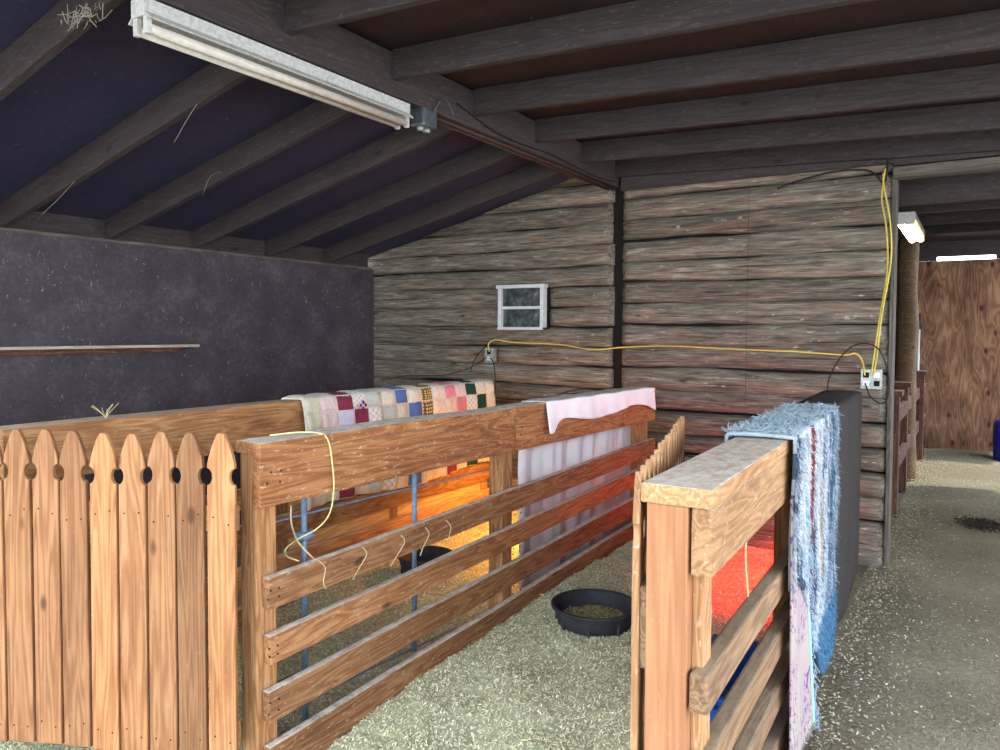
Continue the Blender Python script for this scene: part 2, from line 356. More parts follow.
# log wall
RB = [round(-.22+.16*k, 3) for k in range(20)]        # row boundaries
wb = tag(mesh('wall_back', *(lambda a: (a, [(0, 1, 2, 3, 4), (9, 8, 7, 6, 5), (0, 5, 6, 1), (1, 6, 7, 2), (2, 7, 8, 3), (3, 8, 9, 4), (4, 9, 5, 0)]))(
    [(-5.0, 5.46, -.2), (-.47, 5.46, -.2), (-.47, 5.46, 2.68), (-2.37, 5.46, 2.78), (-5.0, 5.46, 2.2)] + [(-5.0, 5.6, -.2), (-.47, 5.6, -.2), (-.47, 5.6, 2.68), (-2.37, 5.6, 2.78), (-5.0, 5.6, 2.2)]), void_dark), kind='structure')
def log(x0, x1, z0, z1, yface, clip=None):
    L = x1-x0; n = max(6, int(L*22)); K_ = 9; s = random.random()*200; zc = (z0+z1)/2; h = (z1-z0)/2
    v = []; f = []
    for i in range(n+1):
        x = -L/2+L*i/n; e = min(1, (i if i < n/2 else n-i)/1.5+.55)
        top = h*(1.03+.30*noise.noise(Vector((x*1.4, s, 0)))+.10*noise.noise(Vector((x*6, s, 3)))); bot = h*(.98+.30*noise.noise(Vector((x*1.4, s, 9)))+.08*noise.noise(Vector((x*6, s, 7))))
        for j in range(K_+1):
            a = -PI/2+PI*j/K_; sn = math.sin(a); z = (top if sn > 0 else bot)*math.copysign(abs(sn)**1.0, sn)
            d = .062*(max(0, math.cos(a))**.55)*e+.007*noise.noise(Vector((x*5, z*20, s)))
            xx = x+(0.012*noise.noise(Vector((s, j*.8, i))) if i in (0, n) else 0)
            v.append((xx, -d, z))
    w = K_+1
    for i in range(n):
        for j in range(K_): a = i*w+j; f.append((a, a+w, a+w+1, a+1))
    f.append(tuple(range(w))); f.append(tuple(n*w+j for j in reversed(range(w))))
    if clip:
        v = [(a, b, min(c, max(-h, clip(a+(x0+x1)/2)-zc))) for a, b, c in v]
    return mesh('log', v, f, log_m, wb, Matrix.Translation(((x0+x1)/2, yface+.06, zc)), True)
XL, XG0, XG1, XR = -5.0, -2.375, -2.30, -.455
roofL = lambda x: 2.66+.243*(min(x, -2.37)+2.37)+.14
for k in range(len(RB)-1):
    z0, z1 = RB[k], RB[k+1]
    if z0 < 2.55:
        dz = .02 if k % 2 else .01
        log(XG1, XR-.02*random.random(), z0+dz, z1+dz, 5.385+.012*random.random())
    if z0 > 2.66: continue
    # left section, stopped by the roof slope
    xs = XL+.05
    if z0 > roofL(XL): xs = max(XL, (z0-.14-2.66)/.243-2.37)
    if xs < XG0-.3:
        if 1.5 < z0+.02 < 1.75:
            log(xs, -3.40, z0, z1, 5.40); log(-2.935, XG0, z0, z1, 5.40)
        else: log(xs, XG0-.02*random.random(), z0, z1, 5.40+.01*random.random(), roofL if z1 > 2.0 else None)
box('corner_post', (-2.40, 5.445, -.1), (-2.27, 5.5, 2.7), void_dark, wb)  # post coloured near-black so the joint looks like a shaded gap
box('end_board', (XR-.012, 5.40, 0), (XR+.012, 5.58, 2.55), greyb_m, wb)
box('wall_header', (-2.30, 5.36, 2.57), (-.42, 5.42, 2.74), rafter_m, wb)
# slatted door frame beam over the opening
hd = tag(box('trim_1', (-.46, 5.37, 2.555), (1.6, 5.43, 2.72), rafter_m, None, .005), kind='structure')
tag(box('trim_2', (-.46, 5.35, 2.475), (1.6, 5.46, 2.545), greyb_m, None, .006), kind='structure')
# window
wn = tag(empty('window_1', (-3.165, 5.37, 1.70)), kind='structure')
hw, hh = .216, .185
for a in (-1, 1): box('window_jamb', (a*hw-(.0 if a < 0 else .03), -.035, -hh), (a*hw+(.03 if a < 0 else 0), .03, hh-.025), alu, wn, .002)
box('window_head', (-hw-.012, -.045, hh-.028), (hw+.012, .03, hh), alu, wn, .002)
box('window_sill', (-hw, -.04, -hh), (hw, .03, -hh+.022), alu, wn, .002)
box('meeting_rail', (-hw+.03, -.02, -.015), (hw-.03, .02, .008), alu, wn, .002)
box('pane', (-hw+.03, -.004, .008), (hw-.03, .004, hh-.028), pane_m, wn, 0)
box('pane', (-hw+.03, .004, -hh+.022), (hw-.03, .012, -.015), pane_m, wn, 0)
box('window_dark_backing', (-hw-.01, .05, -hh), (hw+.01, .06, hh), void_dark, wn, 0)  # near-black sheet standing in for the unlit room behind the panes

# ceiling: ridge beam, rafters, deck
ZR = 2.67
def slab(name, pts, th, m):
    v = [Vector(p) for p in pts]+[Vector(p)+Vector((0, 0, th)) for p in pts]
    return tag(mesh(name, v, [(3, 2, 1, 0), (4, 5, 6, 7), (0, 1, 5, 4), (1, 2, 6, 5), (2, 3, 7, 6), (3, 0, 4, 7)], m), kind='structure')
cl = slab('ceiling', [(-4.98, -.2, 2.66+.243*-2.61+.145), (-2.37, -.2, 2.81), (-2.37, 5.6, 2.81), (-4.98, 5.6, 2.66+.243*-2.61+.145)], .03, ceil_daylight_m)
cr_ = slab('ceiling', [(-2.37, -.2, 2.815), (1.95, -.2, 2.815-.04*4.32), (1.95, 5.6, 2.815-.04*4.32), (-2.37, 5.6, 2.815)], .03, ceil_m)
for Y in [.22, .87, 1.52, 2.19, 2.83, 3.47, 4.14, 4.78]:
    board('rafter', (-4.95, Y, 2.66+.243*-2.58+.084), (-2.41, Y, 2.66+.243*-.04+.07), .14, .04, rafter_m, cl, wav=.004)
for Y in [.15, .80, 1.45, 2.11, 2.76, 3.43, 4.11, 4.755, 5.33]:
    board('rafter', (-2.325, Y, ZR+.07), (1.9, Y, ZR+.07-.04*4.22), .14, .04, rafter_m, cr_, wav=.004)
rb = tag(box('ridge_beam', (-2.415, -.2, 2.60), (-2.325, 5.42, 2.80), rafter_m, None, .006), kind='structure')
reparent(tube('conduit', [(-2.40, 3.12, 2.592), (-2.40, 5.36, 2.592)], .011, conduit_m, None, n=1), rb)
reparent(tube('conduit', [(-2.36, 3.12, 2.590), (-2.36, 5.36, 2.590)], .009, conduit_m, None, n=1), rb)

# far room
wf = tag(box('wall_far', (-.72, 11.5, -.05), (1.30, 11.55, 2.455), farply_m, None, 0), kind='structure')
tag(box('wall_far_left', (-2.6, 11.45, -.05), (-.72, 11.5, 2.75), void_dark, None, 0), kind='structure')
tag(box('wall_far_right', (1.3, 11.45, -.05), (1.7, 11.5, 2.75), void_dark, None, 0), kind='structure')
tag(box('wall_side', (-2.6, 5.6, -.05), (-2.5, 11.5, 2.75), void_dark, None, 0), kind='structure')
tag(box('wall_right', (1.6, 5.5, -.05), (1.7, 8.5, 2.75), void_dark, None, 0), kind='structure')  # unseen; ends early so the sun reaches the far-room floor
c2 = slab('ceiling', [(-2.6, 5.55, 2.72), (1.75, 5.55, 2.68), (1.75, 8.6, 2.68), (-2.6, 8.6, 2.72)], .03, ceil_m)
slab('ceiling', [(-2.6, 8.6, 2.72), (.95, 8.6, 2.69), (.95, 10.3, 2.69), (-2.6, 10.3, 2.72)], .03, ceil_m)  # unseen edge cut back, a made-up roof opening for the sun streak
slab('ceiling', [(-2.6, 10.3, 2.72), (1.75, 10.3, 2.68), (1.75, 11.9, 2.68), (-2.6, 11.9, 2.72)], .03, ceil_m)
for i, Y in enumerate([6.05, 6.85, 7.6, 8.35]):
    box('joist', (-2.5, Y-.03, 2.45 if i else 2.40), (1.65, Y+.03, 2.66), rafter_m, c2, .004)
box('filler', (-.75, 11.46, 2.455), (-.45, 11.5, 2.55), rafter_m, c2)
box('filler', (.2, 11.46, 2.455), (1.3, 11.5, 2.55), rafter_m, c2)
box('lintel', (-.75, 11.42, 2.505), (1.6, 11.5, 2.72), rafter_m, c2)

# ================================================================ THINGS
# ---- middle partition
PM = ((-2.135, 1.80, 0), rad(-3.2))
pm = empty('stall_partition', *PM, label='long cedar board partition with dusty wide cap between the two straw stalls', cat='fence')
LM = 3.42
def stall(parent, L, rails, postys, capm, beamm, railm, postm, w=.14, z0=-.16, seam=None, pw=.09, cap_th=.045, ctop=1.10, beam_lo=.865):
    x0 = -w
    if seam: spans = [(0, seam), (seam+.004, L)]
    else: spans = [(0, L)]
    for a, b in spans: board('cap', (x0+w/2, a, ctop-cap_th/2), (x0+w/2, b, ctop-cap_th/2), cap_th, w, capm, parent, wav=.006)
    for a, b in spans: board('beam', (-.025, a+.004, (ctop-cap_th+beam_lo)/2), (-.025, b, (ctop-cap_th+beam_lo)/2), ctop-cap_th-beam_lo, .04, beamm, parent, wav=.003)
    for z1, z0_, ya, yb, *dz in rails: board('rail', (-.02, ya, (z0_+z1)/2), (-.02, yb, (z0_+z1)/2+(dz[0] if dz else 0)), z1-z0_, .038, railm, parent, wav=.008, bev=.006)
    for i, y in enumerate(postys): box('post', (-.045-pw, y, z0), (-.045, y+pw, ctop-cap_th), postm, parent, .005)
stall(pm, LM, [(.605, .488, .035, LM, .13), (.392, .284, .04, LM, .165), (.185, .068, .035, LM, .185), (-.02, -.165, .04, LM-.02, .22)], [.015, 1.56, LM-.13], beam_m, beam_m, rail_m, cedar, seam=1.62, z0=-.2)
bm = bmesh.new()
for (yy) in (.04, .08, 1.6, 1.66, LM-.05):
    for z in (.95, .99, .56, .53, .35, .32, .15, .11): bmesh.ops.create_icosphere(bm, subdivisions=1, radius=.0045, matrix=Matrix.Translation((0.0005, yy+random.uniform(-.01, .01), z)))
from_bm('nails', bm, nail_m, pm)['kind'] = 'stuff'
# blue welded wire panel behind it
bp = empty('wire_panel', (-2.315, 1.86, 0), rad(-3.2), label='blue steel tube and wire panel standing just behind the middle partition', cat='panel')
for y in (.30, .97, 1.60): tube('upright_bar', [(0, y, -.1), (0, y, 1.0)], .0125, steel_blue, bp, n=1)
for z in (.87, .745, .52, .30, .10, -.04): tube('wire_rod', [(-.012, .05, z), (-.012, .7, z+.006), (-.012, 1.2, z-.002), (-.012, 1.68, z+.004)], .0045, steel_blue, bp, n=3, seg=5)
tube('clamp', [(-.01, .27, .66), (.02, .33, .67)], .022, steel_blue, bp, n=1)

# ---- left partition
PL = ((-3.27, 1.48, 0), 0)
pl_ = empty('stall_partition', *PL, label='far cedar partition along the dark wall carrying the patchwork quilt', cat='fence')
LL = 3.64
# boards face the pen (+x)
stall(pl_, LL, [(.66, .55, .05, LL), (.46, .32, .05, LL), (.235, .095, .05, LL), (.02, -.12, .05, LL)], [.0, 1.42, 2.4, LL-.12], cedar, cedar, cedar, cedar, z0=-.16)
box('plywood_panel', (-.058, 1.52, -.1), (-.047, LL-.13, .865), ply_pale, pl_, .001)

# ---- right partition
PR = ((-.510, 1.745, 0), rad(1.5))
pr_ = empty('stall_partition', *PR, label='near pale-capped partition with a thick corner post beside the aisle', cat='fence')
LR = 3.32
board('cap', (-.088, 0, 1.108), (-.088, 1.75, 1.108), .048, .178, pale_m, pr_, bev=.006)
board('cap', (-.088, 1.754, 1.108), (-.088, LR, 1.108), .048, .178, pale_m, pr_, bev=.006)
board('beam', (-.028, .012, 1.0), (-.028, LR, 1.0), .165, .052, pale_m, pr_, bev=.008)
box('post', (-.164, .012, -.2), (-.060, .13, 1.084), post_m, pr_, .004)
box('post', (-.060, .055, -.16), (-.032, .13, .917), pale_m, pr_, .003)
for y in (1.55, 2.4, LR-.1): box('post', (-.15, y, -.16), (-.06, y+.09, 1.084), cedar, pr_, .004)
for z1, z0 in ((.685, .59), (.475, .385), (.285, .20), (.10, -.03)):
    board('rail', (-.03, .01, (z0+z1)/2), (-.03, LR, (z0+z1)/2), z1-z0, .048, grey_m, pr_, wav=.01, bev=.008)
tube('hanging_wire', [(-.055, .62, .93), (-.06, .62, .8), (-.05, .625, .66), (-.055, .62, .52)], .003, twine_m, pr_, n=4)

# ---- picket gates
def picket_outline(w, H):
    h = w/2; nz = H-.152; pts = [(-h, 0), (-h, nz-.032)]
    for k in range(7): a = -PI/2+PI*k/6; pts.append((-h+.019*math.cos(a), nz+.030*math.sin(a)))
    pts += [(-h, nz+.034), (-h+.001, nz+.048), (-h+.006, H-.083), (-h+.014, H-.057), (-h+.024, H-.030), (-h+.034, H-.009), (-h+.041, H)]
    return pts+[(-x, z) for x, z in reversed(pts)]
def picket_mesh(w, H, th):
    P = picket_outline(w, H); n = len(P); bm = bmesh.new()
    # local X is up (grain)
    a = [bm.verts.new((z, -th/2, x)) for x, z in P]; b = [bm.verts.new((z, th/2, x)) for x, z in P]
    bm.faces.new(a); bm.faces.new(list(reversed(b)))
    for i in range(n): bm.faces.new((a[i], b[i], b[(i+1) % n], a[(i+1) % n]))
    bmesh.ops.recalc_face_normals(bm, faces=bm.faces)
    bmesh.ops.bevel(bm, geom=[e for e in bm.edges if abs(e.verts[0].co.y-e.verts[1].co.y) < 1e-6], offset=.0018, segments=1, affect='EDGES')
    me = bpy.data.meshes.new('picket'); bm.to_mesh(me); bm.free(); me.materials.append(picket_m); return me
def gate(loc, ang, n, pitch, H, z0, label, rails, th=.018, front=-1, w=.102, pm_=None, railm=pale_m):
    g = empty('picket_gate', loc, ang, label=label, cat='gate'); me = picket_mesh(w, H, th)
    if pm_: me.materials[0] = pm_
    up = Matrix(((0, 0, 1, 0), (0, 1, 0, 0), (1, 0, 0, 0), (0, 0, 0, 1)))  # mesh x->z
    for i in range(n):
        o = bpy.data.objects.new('picket', me)
        link(o, g, WM[g.name] @ Matrix.Translation((pitch*(i+.5), 0, z0+random.uniform(-.006, .006))) @ Matrix.Rotation(random.uniform(-.004, .004), 4, 'Y') @ Matrix(((0, 0, 1, 0), (0, 1, 0, 0), (-1, 0, 0, 0), (0, 0, 0, 1))).inverted() if False else
             WM[g.name] @ Matrix.Translation((pitch*(i+.5), 0, z0+random.uniform(-.006, .006))) @ Matrix.Rotation(random.uniform(-.004, .004), 4, 'Y') @ Matrix.Rotation(-PI/2, 4, 'Y'))
    for z1, z0_ in rails: box('rail', (0.015, -front*th/2 if front < 0 else -th/2-.04, z0_), (pitch*n, -front*th/2+.04 if front < 0 else -th/2, z1), railm, g, .004)
    bm = bmesh.new()
    for i in range(n):
        for z1, z0_ in rails:
            for dx in (-.028, .028):
                bmesh.ops.create_icosphere(bm, subdivisions=1, radius=.0035, matrix=Matrix.Translation((pitch*(i+.5)+dx, front*th/2, (z1+z0_)/2+random.uniform(-.02, .02))))
    from_bm('nails', bm, nail_m, g)['kind'] = 'stuff'
    return g
gate((-2.165, 1.725, 0), PI+rad(24.2), 11, .1125, 1.15, -.015, 'wide cedar picket gate closing the left pen, facing the camera', [(.88, .79), (.10, .01)], front=1)
gate((-.695, 1.735, 0), rad(90+14), 14, .10, 1.17, -.02, 'pale picket gate swung open into the middle stall, seen edge on', [(.87, .665), (.28, .19)], front=1, w=.09, pm_=pale_m, railm=grey_m)

# ---- shelf on left wall
sh = empty('wall_shelf', (-4.78, 2.75, 1.38), label='narrow dusty plank shelf fixed to the dark left wall', cat='shelf')
box('shelf_board', (0, -1.6, .0), (.11, .66, .018), wood('dusty shelf wood', srgb(120, 108, 98), srgb(158, 146, 134), srgb(188, 178, 166), dust=.8), sh, .002)
box('cleat', (0, -1.6, -.035), (.035, .55, -.001), oldred_m, sh, .002)

# ---- quilt on the left partition
QC = {'c': srgb(214, 206, 190), 'g': srgb(206, 210, 186), 'p': srgb(214, 196, 196), 'm': srgb(126, 48, 72), 'l': srgb(196, 196, 222), 'n': srgb(176, 188, 182),
      'b': srgb(84, 108, 168), 't': srgb(214, 188, 130), 'k': srgb(212, 130, 150), 'd': srgb(30, 66, 54), 'o': srgb(222, 200, 182), 'w': srgb(222, 218, 212)}
rows = ['gpmlncbccwkpdcc',   # over the cap and top front
        'ggllnlnccbtoowdc',
        'gcmmwngwbctkwdo']
r_top = 'g p m w n c b c t c k p d c c'.split(); r1 = r_top
r_2 = 'g p l m w n c b t o o k w d c'.split(); r_3 = 'c g m w n g b c c k m t w c g'.split(); r_4 = 'g c w m c n w b o c t d c k w'.split(); r_5 = 'c g m c n w c b c o m c d w c'.split()
QR = [r_5, r_3, r_4, r1, r1, r_2, r_3, r_4, r_5]
PATT = {'c': (.5, 0, 0), 'g': (.35, 0, 0), 't': (0, .9, 0), 'w': (0, 0, .7), 'n': (.25, 0, 0), 'p': (.3, 0, 0)}
QY0, QY1, npc = 3.05, 5.09, 15
path = [(-.165, .60), (-.165, .73), (-.16, .86), (-.155, .99), (-.148, 1.103), (.006, 1.105), (.018, 1.015), (.022, .885), (.026, .755), (.03, .62), (.03, .46)]
QR = [r_4, r_5, r_3, r_2, r1, r1, r_2, r_3, r_4, r_5]
NS = 5
def qfn(u, v):
    t = v*(len(path)-1); k = min(int(t), len(path)-2); s = t-k; x = path[k][0]*(1-s)+path[k+1][0]*s; z = path[k][1]*(1-s)+path[k+1][1]*s
    y = QY0+(QY1-QY0)*u; drop = max(0, 1.10-z)
    fold = .010*math.sin(y*23+1.5*math.sin(y*5))+.008*math.sin(y*51+2)
    seam = min(abs((u*npc) % 1-0), abs(1-(u*npc) % 1)); pz = min(s, 1-s)
    puff = .008*min(1, min(seam*5, pz*5))
    side = 1 if v > .48 else -1
    x += side*(fold*(.5+drop)+puff) if abs(z-1.104) > .01 else 0
    z += .006*math.sin(y*31)*(.3) + (puff if z > 1.09 else 0)
    if v > .93: z += .018*math.sin(y*4.2)+.05*(y-QY0)/2.2*0
    return (-3.27+x, y+.01*math.sin(z*9), z)
def qcol(i, j):
    c = QR[min(j//NS, len(QR)-1)][min(i//NS, npc-1)]; 
    if j >= NS*(len(path)-1)-1: return srgb(214, 208, 196), (0, 0, 0)
    return QC[c], PATT.get(c, (0, 0, 0))
qcol.uv = lambda a, b: (a/NS, b/NS)
def basecol(i, j): return srgb(208, 200, 186), (0, 0, 0)
basecol.uv = qcol.uv
q = grid_cloth('quilt', qfn, npc*NS, NS*(len(path)-1), quilt_m, colfn=basecol, th=.008)
def patch(ci, rk):
    n = 6; v = []; f = []
    for a_ in range(n+1):
        for b_ in range(n+1):
            fa, fb = .03+.94*a_/n, .03+.94*b_/n; u = (ci+fa)/npc; vv = (rk+fb)/(len(path)-1); p = Vector(qfn(u, vv))
            e = .0035+.005*math.sin(PI*a_/n)**.5*math.sin(PI*b_/n)**.5
            if a_ in (0, n) or b_ in (0, n): e = .001
            if rk == 4: p.z += e+.003
            else: p.x += (1 if rk > 4 else -1)*(e+.004)
            v.append(p)
    for a_ in range(n):
        for b_ in range(n): k = a_*(n+1)+b_; f.append((k, k+1, k+n+2, k+n+1))
    o = mesh('patch', v, f, quilt_m, q, None, True); me = o.data; c = QR[min(rk, len(QR)-1)][min(ci, npc-1)]
    ca = me.color_attributes.new('col', 'FLOAT_COLOR', 'CORNER'); pa = me.color_attributes.new('pat', 'FLOAT_COLOR', 'CORNER'); uv = me.uv_layers.new(name='UVMap')
    for li, l in enumerate(me.loops):
        a_, b_ = divmod(l.vertex_index, n+1); ca.data[li].color = QC[c]; pa.data[li].color = (*PATT.get(c, (0, 0, 0)), 1); uv.data[li].uv = (ci+a_/n, rk+b_/n)
for ci in range(npc):
    for rk in range(4, len(path)-1): patch(ci, rk)
tag(q, 'patchwork quilt of maroon, blue, cream and green squares draped over the far partition', 'quilt')
bm = bmesh.new()
for a in range(5):
    an = PI*(a-2)*.5/1.0; bmesh.ops.create_uvsphere(bm, u_segments=8, v_segments=5, radius=.5, matrix=Matrix.Translation((-3.228, 3.53+.022*math.sin(an), 1.035+.02*math.cos(an))) @ Matrix.Diagonal((.008, .024, .024, 1)))
from_bm('applique', bm, plain('purple cloth', srgb(104, 60, 132), .9), q, smooth=True)

# ---- white sheet over the middle partition
def sfn(u, v):
    y = 1.90+(3.36-1.90)*u; hem = .985+.02*math.sin(u*9+1)-.075*math.exp(-((u-.02)/.06)**2)-.03*math.exp(-((u-1)/.08)**2)
    if v < .2: t = v/.2; x = .010; z = hem+(1.104-hem)*t; f = .012*(1-t)*(1+math.sin(y*14))+.004*math.sin(y*40)*(1-t)
    elif v < .34: t = (v-.2)/.14; x = .012-.175*t; z = 1.106+.003*math.sin(y*20+t*5); f = 0
    else:
        t = (v-.34)/.66; z = 1.104-(1.104+.02+.05*math.sin(u*3))*t; x = -.153; f = -.024*min(1, t*3)*(1.1+math.sin(y*24+1.8*math.sin(y*7)+t*.8)+.25*math.sin(y*61+t*2))
        y = y+.03*t*math.sin(u*7)
    return (x+f, y, z)
m0 = Matrix.Translation(PM[0]) @ Matrix.Rotation(PM[1], 4, 'Z')
tag(grid_cloth('white_sheet', sfn, 90, 60, sheet_m, None, m0, .004), 'white cotton sheet draped over the far end of the middle partition', 'sheet')

# ---- black mat over the right partition
mR = Matrix.Translation(PR[0]) @ Matrix.Rotation(PR[1], 4, 'Z')
def drape(y0, y1, xr, xl, ztop, zr, zl, wob=0, seed=0):
    def fn(u, v):
        y = y0+(y1-y0)*u
        zr_ = zr(u) if callable(zr) else zr
        if v < .5: t = v/.5; x = xr; z = zr_+(ztop-zr_)*t; f = wob*noise.noise(Vector((y*4, z*3, seed)))*(1-t*.8)
        elif v < .62: t = (v-.5)/.12; x = xr+(xl-xr)*t; z = ztop+.004*math.sin(PI*t); f = 0
        else: t = (v-.62)/.38; x = xl; z = ztop+(zl-ztop)*t; f = -abs(wob)*abs(noise.noise(Vector((y*4, z*3, seed+4))))
        return (x+f, y+wob*noise.noise(Vector((z*4, 2, seed))), z)
    return fn
tag(grid_cloth('rubber_mat', drape(1.9, LR+.03, .012, -.192, 1.137, lambda u: .04-.03*u+.03*math.sin(u*9), .25, .004, 3), 50, 50, mat_m, None, mR, .012),
    'black matting draped over the far end of the aisle partition', 'mat')
# ---- shaggy rug
def rug_cols(u, v):
    return None
RY0, RY1 = .93, 2.06
rfn = drape(RY0, RY1, .026, -.20, 1.144, lambda u: .62-.58*min(1, max(0, (u-.12)/.55)), .86, .016, 8)
def rcol_at(u, z, top):
    n1 = noise.noise(Vector((u*7, z*1.6, 1))); n2 = noise.noise(Vector((u*26, z*9, 4)))
    c = Vector((.50, .59, .70))+Vector((.10, .10, .10))*n1+Vector((.12, .12, .12))*n2
    if n1+n2*.7 > .30: c = Vector((.70, .74, .78))
    if n1-n2*.8 < -.17: c = Vector((.09, .15, .22))
    if .72 < u+n2*.03 and n2 > -.25: c = c*.45+Vector((.05, .14, .24))*.55
    if not top and abs(u-.30-.03*n1) < .035 and z > .45: c = Vector((.26, .05, .06))
    if not top and abs(u-.55-.02*n1) < .03 and .5 < z < .9: c = Vector((.50, .42, .33))
    if top: c = Vector((.34, .48, .56))+Vector((.24, .24, .22))*n2+Vector((.1, .1, .1))
    if not top and z < .30 and u > .5: c = Vector((.08, .22, .38))
    c = c*.62; return (max(.01, c.x), max(.01, c.y), max(.01, c.z), 1)
def rcol(i, j):
    u = i/60; p = rfn(u, j/60); return rcol_at(u, p[2], p[2] > 1.145 or p[0] < -.01), (0, 0, 0)
rcol.uv = lambda a, b: (a/60, b/60)
rug = grid_cloth('shag_rug', rfn, 60, 60, vcol('shag rug', .95, .8).m, None, mR, .014, rcol)
tag(rug, 'shaggy blue and white rug with a dark red stripe hung over the aisle partition', 'rug')
# pile strands
N = 15000; V = np.zeros((N*4, 3)); C = np.zeros((N*4, 4)); Q = RNG.uniform(0, 1, (N, 2))
for i in range(N):
    u = Q[i, 0]; v_ = Q[i, 1]*.72
    if i < 1500: u = abs(RNG.normal(0, .004)) if i % 2 else 1-abs(RNG.normal(0, .004))
    p = Vector(rfn(min(.999, u), v_)); top = p.z > 1.14; L = random.uniform(.010, .026)*(1.4 if i < 1500 else 1)
    if top: d = Vector((random.gauss(0, 1), random.gauss(0, 1), .5))
    else: d = Vector((random.uniform(.05, .5), random.gauss(0, .55), random.uniform(-1.2, -.1)))
    if i < 1500: d.y += (-1 if i % 2 else 1)*random.uniform(.3, 1.2)
    d.normalize(); sd = d.cross(Vector((random.random()-.5, random.random()-.5, random.random()-.5))).normalized()*random.uniform(.0008, .0018)
    nrm = Vector((0, 0, .008)) if top else Vector((.008, 0, 0)); p = p+nrm
    V[i*4:i*4+4] = [p-sd, p+sd, p+d*L+sd*.5, p+d*L-sd*.5]
    c = rcol_at(u, p.z, top); k = random.uniform(.75, 1.35); C[i*4:i*4+4] = (c[0]*k, c[1]*k, c[2]*k, 1)
pile = quads_obj('pile', V, C, chips_m); pile.parent = rug; WM[pile.name] = mR; pile['kind'] = 'stuff'
# ---- floral throw under the rug
ft = grid_cloth('floral_throw', lambda u, v: (.022+.006*math.sin(u*8)+.012*(1-v), .915+(.17+.30*(1-v))*u, -.06+1.0*v), 16, 30, floral_m, None, mR, .006)
tag(ft, 'white throw with purple scrolls and mint hem hanging below the blue rug', 'throw')
mint = plain('mint hem', srgb(150, 206, 196), .9)
fe = lambda v: Vector((.024+.006*math.sin(8)+.012*(1-v), .915+(.17+.30*(1-v))+.006, -.06+1.0*v))
v_, f_ = tube_vf([fe(k/20) for k in range(21)], .008, 6); mesh('hem', v_, f_, mint, ft, None, True)
v_, f_ = [], []
for k in range(130):
    p = fe(random.random()); L = random.uniform(.03, .08)
    tube_vf([p, p+Vector((random.uniform(0, .02), L*.6, -L*.5)), p+Vector((random.uniform(0, .03), L*.8, -L*1.1))], .0018, 3, v_, f_)
mesh('fringe', v_, f_, plain('fringe yarn', srgb(150, 172, 196), .95, 0, .5, 60), ft)['kind'] = 'stuff'

# ---- feed pans
def pan(x, y, z, r, h, label, group=None, tilt=0, sq=1.0, feed=True):
    t = empty('feed_pan', (x, y, z), label=label, cat='pan')
    prof = [(0, 0), (r*.72, 0), (r*.82, .008), (r*.93, h*.8), (r*.93, h*.86), (r, h*.88), (r*1.0, h), (r*.93, h*1.0), (r*.90, h*.9), (r*.80, .03), (r*.7, .018), (0, .016)]
    n = 40; v = []; f = []
    for a, b in prof:
        for k in range(n): v.append((a*math.cos(2*PI*k/n)*sq, a*math.sin(2*PI*k/n), b))
    for i in range(len(prof)-1):
        for k in range(n): f.append((i*n+k, i*n+(k+1) % n, (i+1)*n+(k+1) % n, (i+1)*n+k))
    mr = Matrix.Rotation(tilt, 4, 'X'); mesh('bowl', v, f, rubber, t, mr, True)
    bm = bmesh.new()
    for k in range(4): bm_box(bm, (0, 0, 0), (.001, .001, .001))
    bm.free()
    for k in range(8):
        a = 2*PI*k/8+.3; box('rib', (-.006, -.005, .012), (.006, .005, h*.84), rubber, t, .002).matrix_basis = mr @ Matrix.Translation((r*.885*math.cos(a), r*.885*math.sin(a), h*.43)) @ Matrix.Rotation(-PI/2, 4, 'Y')
    return t
pan(-1.645, 3.55, bed_z(-1.6, 3.5)-.014, .225, .12, 'round black rubber feed pan on the shavings of the middle stall', tilt=0)
pan(-2.90, 3.74, bed_z(-2.9, 3.74)+.0, .18, .11, 'black rubber feed pan in the left pen behind the rails')
def feed(name, x, y, z, r, n, label):
    a = RNG.uniform(0, 2*PI, n); rr = r*np.sqrt(RNG.uniform(0, 1, n))
    px, py = x+rr*np.cos(a), y+rr*np.sin(a); pz = z+.012*(1-(rr/r)**2)+RNG.uniform(0, .006, n)
    V, C = scatter(n, px, py, pz, (.008, .02), (.003, .007), [srgb(120, 118, 78), srgb(164, 156, 104), srgb(96, 92, 66), srgb(190, 176, 128)], [.3, .3, .2, .2], .4)
    o = quads_obj(name, V, C, chips_m); tag(o, label, 'feed', kind='stuff')
feed('hay_feed', -1.645, 3.55, bed_z(-1.6, 3.5)+.025, .175, 2600, 'chopped hay lying in the round pan of the middle stall')

# ---- blue tub
tb = empty('plastic_tub', (-.77, 2.98, -.05), rad(5), label='blue plastic tub behind the lower rails of the aisle partition', cat='tub')
def tub_mesh(w, l, h, t=.006):
    v = []; f = []
    for (a, z, g) in ((.86, 0, 0), (1, h, 0), (1.07, h, 0), (1.07, h+.014, 0), (1-t*8, h+.012, 0), (.84, .012, 0)):
        for sx, sy in ((-1, -1), (1, -1), (1, 1), (-1, 1)): v.append((sx*w/2*a, sy*l/2*a, z))
    for i in range(5):
        for k in range(4): f.append((i*4+k, i*4+(k+1) % 4, i*4+4+(k+1) % 4, i*4+4+k))
    f += [(3, 2, 1, 0), (20, 21, 22, 23)]; return v, f
o = mesh('tub_body', *tub_mesh(.27, .56, .22), blue_plastic, tb); md = o.modifiers.new('b', 'BEVEL'); md.width = .008; md.segments = 2
box('handle', (-.04, -.315, .17), (.04, -.285, .20), blue_plastic, tb)

